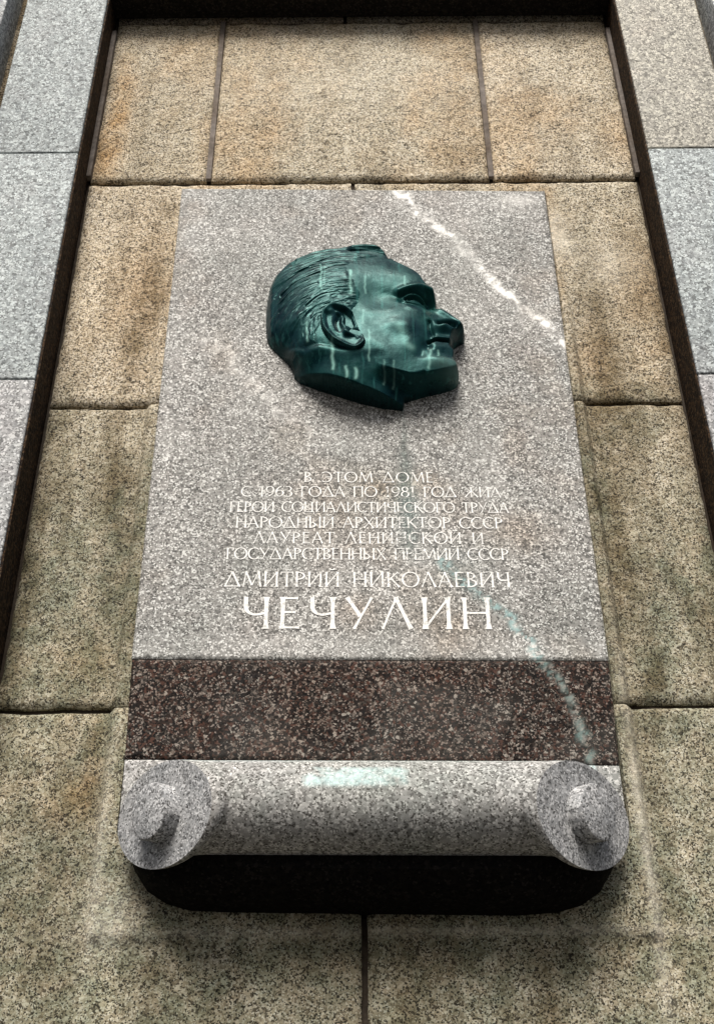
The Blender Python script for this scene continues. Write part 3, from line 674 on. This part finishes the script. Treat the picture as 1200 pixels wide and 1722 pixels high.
# edge rounding: sharp along the neck cut
ncut0 = len(catmull(OUT, 4, False)); ncut1 = ncut0 + len(CUT)
iscut = (par >= ncut0 - 0.5) & (par < ncut1 - .5)
rr = np.where(iscut, .0016, np.where(par > ncut1, .008, .013))
E = np.sqrt(np.clip(1 - (1 - np.clip(s0 / rr, 0, 1)) ** 2, 0, 1))
Hs = H * E
def relief(name, Hm, s, mask_keep, parent, stain_and_light, base=-4.0):
    Hx = np.where(s > 0, Hm, base)
    Xs, Zs = X.copy(), Z.copy()
    gx, gz = np.gradient(s, st); L = np.hypot(gx, gz) + 1e-9
    near = np.abs(s) < .75 * st
    Xs[near] -= (s * gx / L)[near]; Zs[near] -= (s * gz / L)[near]
    nx, nz_ = X.shape
    kv = s > -1.8 * st
    keep = kv[:-1, :-1] & kv[1:, :-1] & kv[:-1, 1:] & kv[1:, 1:]
    if mask_keep is not None: keep &= mask_keep[:-1, :-1] | mask_keep[1:, 1:]
    F = grid_faces(nx, nz_, keep); used = np.unique(F); mp = -np.ones(nx * nz_, int); mp[used] = np.arange(len(used))
    V = np.stack([Xs, -(dep(Xs) + Hx / 1000), Zs + HZ], -1).reshape(-1, 3)[used]
    return mesh_obj(name, V, mp[F], M['bronze'], parent, stain_and_light.reshape(-1, 4)[used], True, rad(62))
head = thing('relief_head', 'dark green bronze relief of a man\'s head in profile, mounted on the grey granite plaque', 'sculpture', (0, -.012, HZ))
def runs(pts_list):
    r = np.zeros(X.shape)
    for pts, wd, a in pts_list:
        d, p = segdist(X + (vnoise(X * 0 + 3, Z * 120) - .5) * .003, Z, pts); r += a * np.exp(-(d / wd) ** 2)
    return r
R_ = runs([([(-0.0094,0.0972),(-0.0092,0.0291)], .0030, .9), ([(-0.0693,0.1193),(-0.0676,0.0359)], .002, .6), ([(0.0207,0.0818),(0.0194,0.0346)], .002, .55), ([(-0.0453,-0.1075),(-0.0426,-0.1667)], .0028, .95),
           ([(-0.0190,-0.1651),(-0.0174,-0.1852)], .0028, .9), ([(-0.0004,-0.1697),(0.0002,-0.1882)], .003, .9), ([(-0.0949,-0.0499),(-0.0932,-0.0998)], .0022, .6), ([(0.0847,-0.0653),(0.0935,-0.1095),(0.1051,-0.1205)], .007, .35),  # the widest run here is a painted highlight on the cheek
           ([(0.0994,0.0852),(0.0994,0.0555)], .0022, .6), ([(0.0255,-0.0758),(0.0254,-0.1519)], .0018, .5), ([(0.1436,-0.1150),(0.1375,-0.1686)], .0028, .5), ([(0.0532,-0.1540),(0.0533,-0.1911)], .002, .35),
           ([(0.0712,-0.1550),(0.0711,-0.1921)], .002, .35), ([(0.0148,-0.0175),(0.0136,-0.0570)], .0022, .4), ([(-0.0620,0.1111),(-0.0606,0.0514)], .0015, .5), ([(0.1577,-0.1168),(0.1575,-0.1384)], .002, .5)])
R_ += .35 * gauss(X, Z, *[(0.1720,-0.1528)][0], .022, .010) * 1 
Gd = runs([([(-0.1303,-0.1073),(-0.0943,-0.1050),(-0.0701,-0.1134)], .007, .8), ([(-0.1661,-0.0572),(-0.1362,-0.1019)], .01, .5), ([(0.0290,-0.1730),(0.0762,-0.1735)], .006, .55)])
Gd = np.maximum(Gd, np.where(iscut & (s0 < .0019), 1.6, 0)); R_ = np.where(iscut & (s0 < .0015), 0, R_)  # neck cut painted near-black for the shade on its underside
ST = np.stack([R_, Gd, R_ * 0, R_ * 0], -1).clip(0, 1)
relief('face', Hs, s0, None, head, ST)
# hair
HM = [(0.0796,0.1545),(0.0546,0.1483),(0.0332,0.1399),(0.0118,0.1279),(-0.0072,0.1135),(-0.0011,0.0821),(0.0113,0.0553),(0.0177,0.0326),(0.0150,0.0074),(0.0046,-0.0146),(-0.0097,-0.0286),(-0.0503,-0.0282),(-0.0661,-0.0820),(-0.0691,-0.1110),(-0.0940,-0.1168),(-0.1191,-0.1071),(-0.1492,-0.0962),(-0.1824,-0.0939),(-0.1969,-0.0378),(-0.2073,0.1151),(-0.1670,0.2160),(-0.0707,0.2422),(0.0171,0.2476),(0.0606,0.2287),(0.0856,0.1857)]
sh, ph = sdf(X, Z, catmull(HM, 4))
C0 = [(-0.0019,-0.0827)][0]
ang = np.arctan2(Z - C0[1], -(X - C0[0])); rho = np.hypot((X - C0[0]) * .95, (Z - C0[1]) * 1.05)
n1 = fbm(ang * 2.2 + 4, rho * 60, 3); n2 = fbm(ang * 5 + 1, rho * 190 + n1 * 3, 3); n3 = fbm(ang * 9 + 11, rho * 420, 2)
groove = np.abs(np.sin((rho * 330 + n1 * 7 + .6 * np.sin(ang * 3))))
HAIR = Hs + np.where(sh > 0, 1, 0) * 0 + (3.8 * sstep(-.003, .020, sh) - 2.0) + sstep(0, .022, sh) * ((n1 - .5) * 5.5 + (n2 - .5) * 3.4 + (n3 - .5) * 1.6 + (groove - .6) * .5) * np.clip(E, 0, 1)
TUFT = catmull([(0.0784,0.1594),(0.0595,0.1771),(0.0338,0.1861),(0.0037,0.1865),(-0.0265,0.1805),(-0.0565,0.1703)], 5, False)
def add(Hh, pts, amp, sig):
    d, p = segdist(X, Z, catmull(pts, 5, False)); return Hh + amp * np.exp(-.5 * (d / sig) ** 2)
HAIR = add(HAIR, [(0.0743,0.1679),(0.0553,0.1818),(0.0252,0.1884),(-0.0050,0.1863)], 7, .006)
HAIR = add(HAIR, [(0.0591,0.1587),(0.0335,0.1665),(0.0036,0.1705),(-0.0264,0.1759)], -7, .0028)
HAIR = add(HAIR, [(-0.0597,0.0998),(-0.0346,0.1116),(-0.0114,0.1096),(0.0053,0.0991)], -4, .0022)
HAIR = add(HAIR, [(-0.1707,0.0947),(-0.1546,0.1248),(-0.1254,0.1534)], -8, .0026)
HAIR = add(HAIR, [(-0.1466,0.0447),(-0.1140,0.0739),(-0.0724,0.0913)], -4, .002)
HAIR = add(HAIR, [(-0.0956,-0.0074),(-0.0673,0.0211),(-0.0343,0.0294)], -4, .002)
HAIR = add(HAIR, [(-0.1495,0.0003),(-0.1134,0.0405),(-0.0762,0.0578)], -3, .002)
HAIR = add(HAIR, [(-0.1597,0.0454),(-0.1316,0.0866),(-0.0900,0.1193),(-0.0478,0.1494)], -3.5, .002)
HAIR = HAIR * np.where(E < 1, np.clip(E * 1.02, 0, 1), 1)
relief('hair', np.where(sh > -.002, HAIR, Hs - 4), s0, sh > -.0015, head, ST)
# ear: a thick rim standing off the head, with its hollow and lobe
EAR = catmull([(-0.0032,-0.0335),(-0.0136,-0.0207),(-0.0266,-0.0121),(-0.0440,-0.0105),(-0.0601,-0.0209),(-0.0683,-0.0395),(-0.0681,-0.0619),(-0.0607,-0.0879),(-0.0454,-0.1099),(-0.0257,-0.1245),(-0.0040,-0.1325),(0.0130,-0.1254),(0.0203,-0.1101),(0.0173,-0.0898),(0.0063,-0.0664)], 5)
se, pe = sdf(X, Z, EAR)
RIM = [(-0.0064,-0.0341),(-0.0169,-0.0244),(-0.0290,-0.0198),(-0.0435,-0.0188),(-0.0563,-0.0287),(-0.0634,-0.0455),(-0.0632,-0.0639),(-0.0558,-0.0877),(-0.0414,-0.1076),(-0.0225,-0.1216),(-0.0036,-0.1285),(0.0107,-0.1219),(0.0163,-0.1092)]
def ear_h():
    base = 81 + 6 * sstep([(0.0103,-0.0648)][0][0], [(-0.0616,-0.0758)][0][0], X)
    d, p = segdist(X, Z, catmull(RIM, 5, False)); h = base + 6.5 * np.exp(-.5 * (d / .0042) ** 2) - 5
    for pts, amp, sig in (([(-0.0379,-0.0265),(-0.0237,-0.0311),(-0.0157,-0.0453),(-0.0177,-0.0621)], -9, .0045), ([(-0.0500,-0.0365),(-0.0379,-0.0310),(-0.0258,-0.0480),(-0.0237,-0.0703),(-0.0178,-0.0870),(-0.0019,-0.0981)], 4, .0042),
                          ([(-0.0306,-0.0451),(-0.0338,-0.0619),(-0.0289,-0.0786)], -9, .0052), ([(-0.0238,-0.0822),(-0.0098,-0.0961),(0.0041,-0.1017)], 3, .0035), ([(-0.0078,-0.0804),(0.0042,-0.0861)], -6, .0052), ([(-0.0178,-0.0971),(-0.0019,-0.1005)], -5, .0028),
                          ([(-0.0129,-0.0498),(-0.0078,-0.0666)], -8, .0035), ([(-0.0579,-0.0460),(-0.0537,-0.0739),(-0.0376,-0.0988)], -3, .006)):
        d, p = segdist(X, Z, catmull(pts, 5, False)); h = h + amp * np.exp(-.5 * (d / sig) ** 2)
    return h + 3.5 * gauss(X, Z, *[(0.0079,-0.1146)][0], .012, .008)
eE = np.sqrt(np.clip(1 - (1 - np.clip(se / .0045, 0, 1)) ** 2, 0, 1))
EH = 52 + (ear_h() - 52) * eE
relief('ear', EH, se, None, head, ST * np.array([.5, 0, 0, 0]), base=50.0)
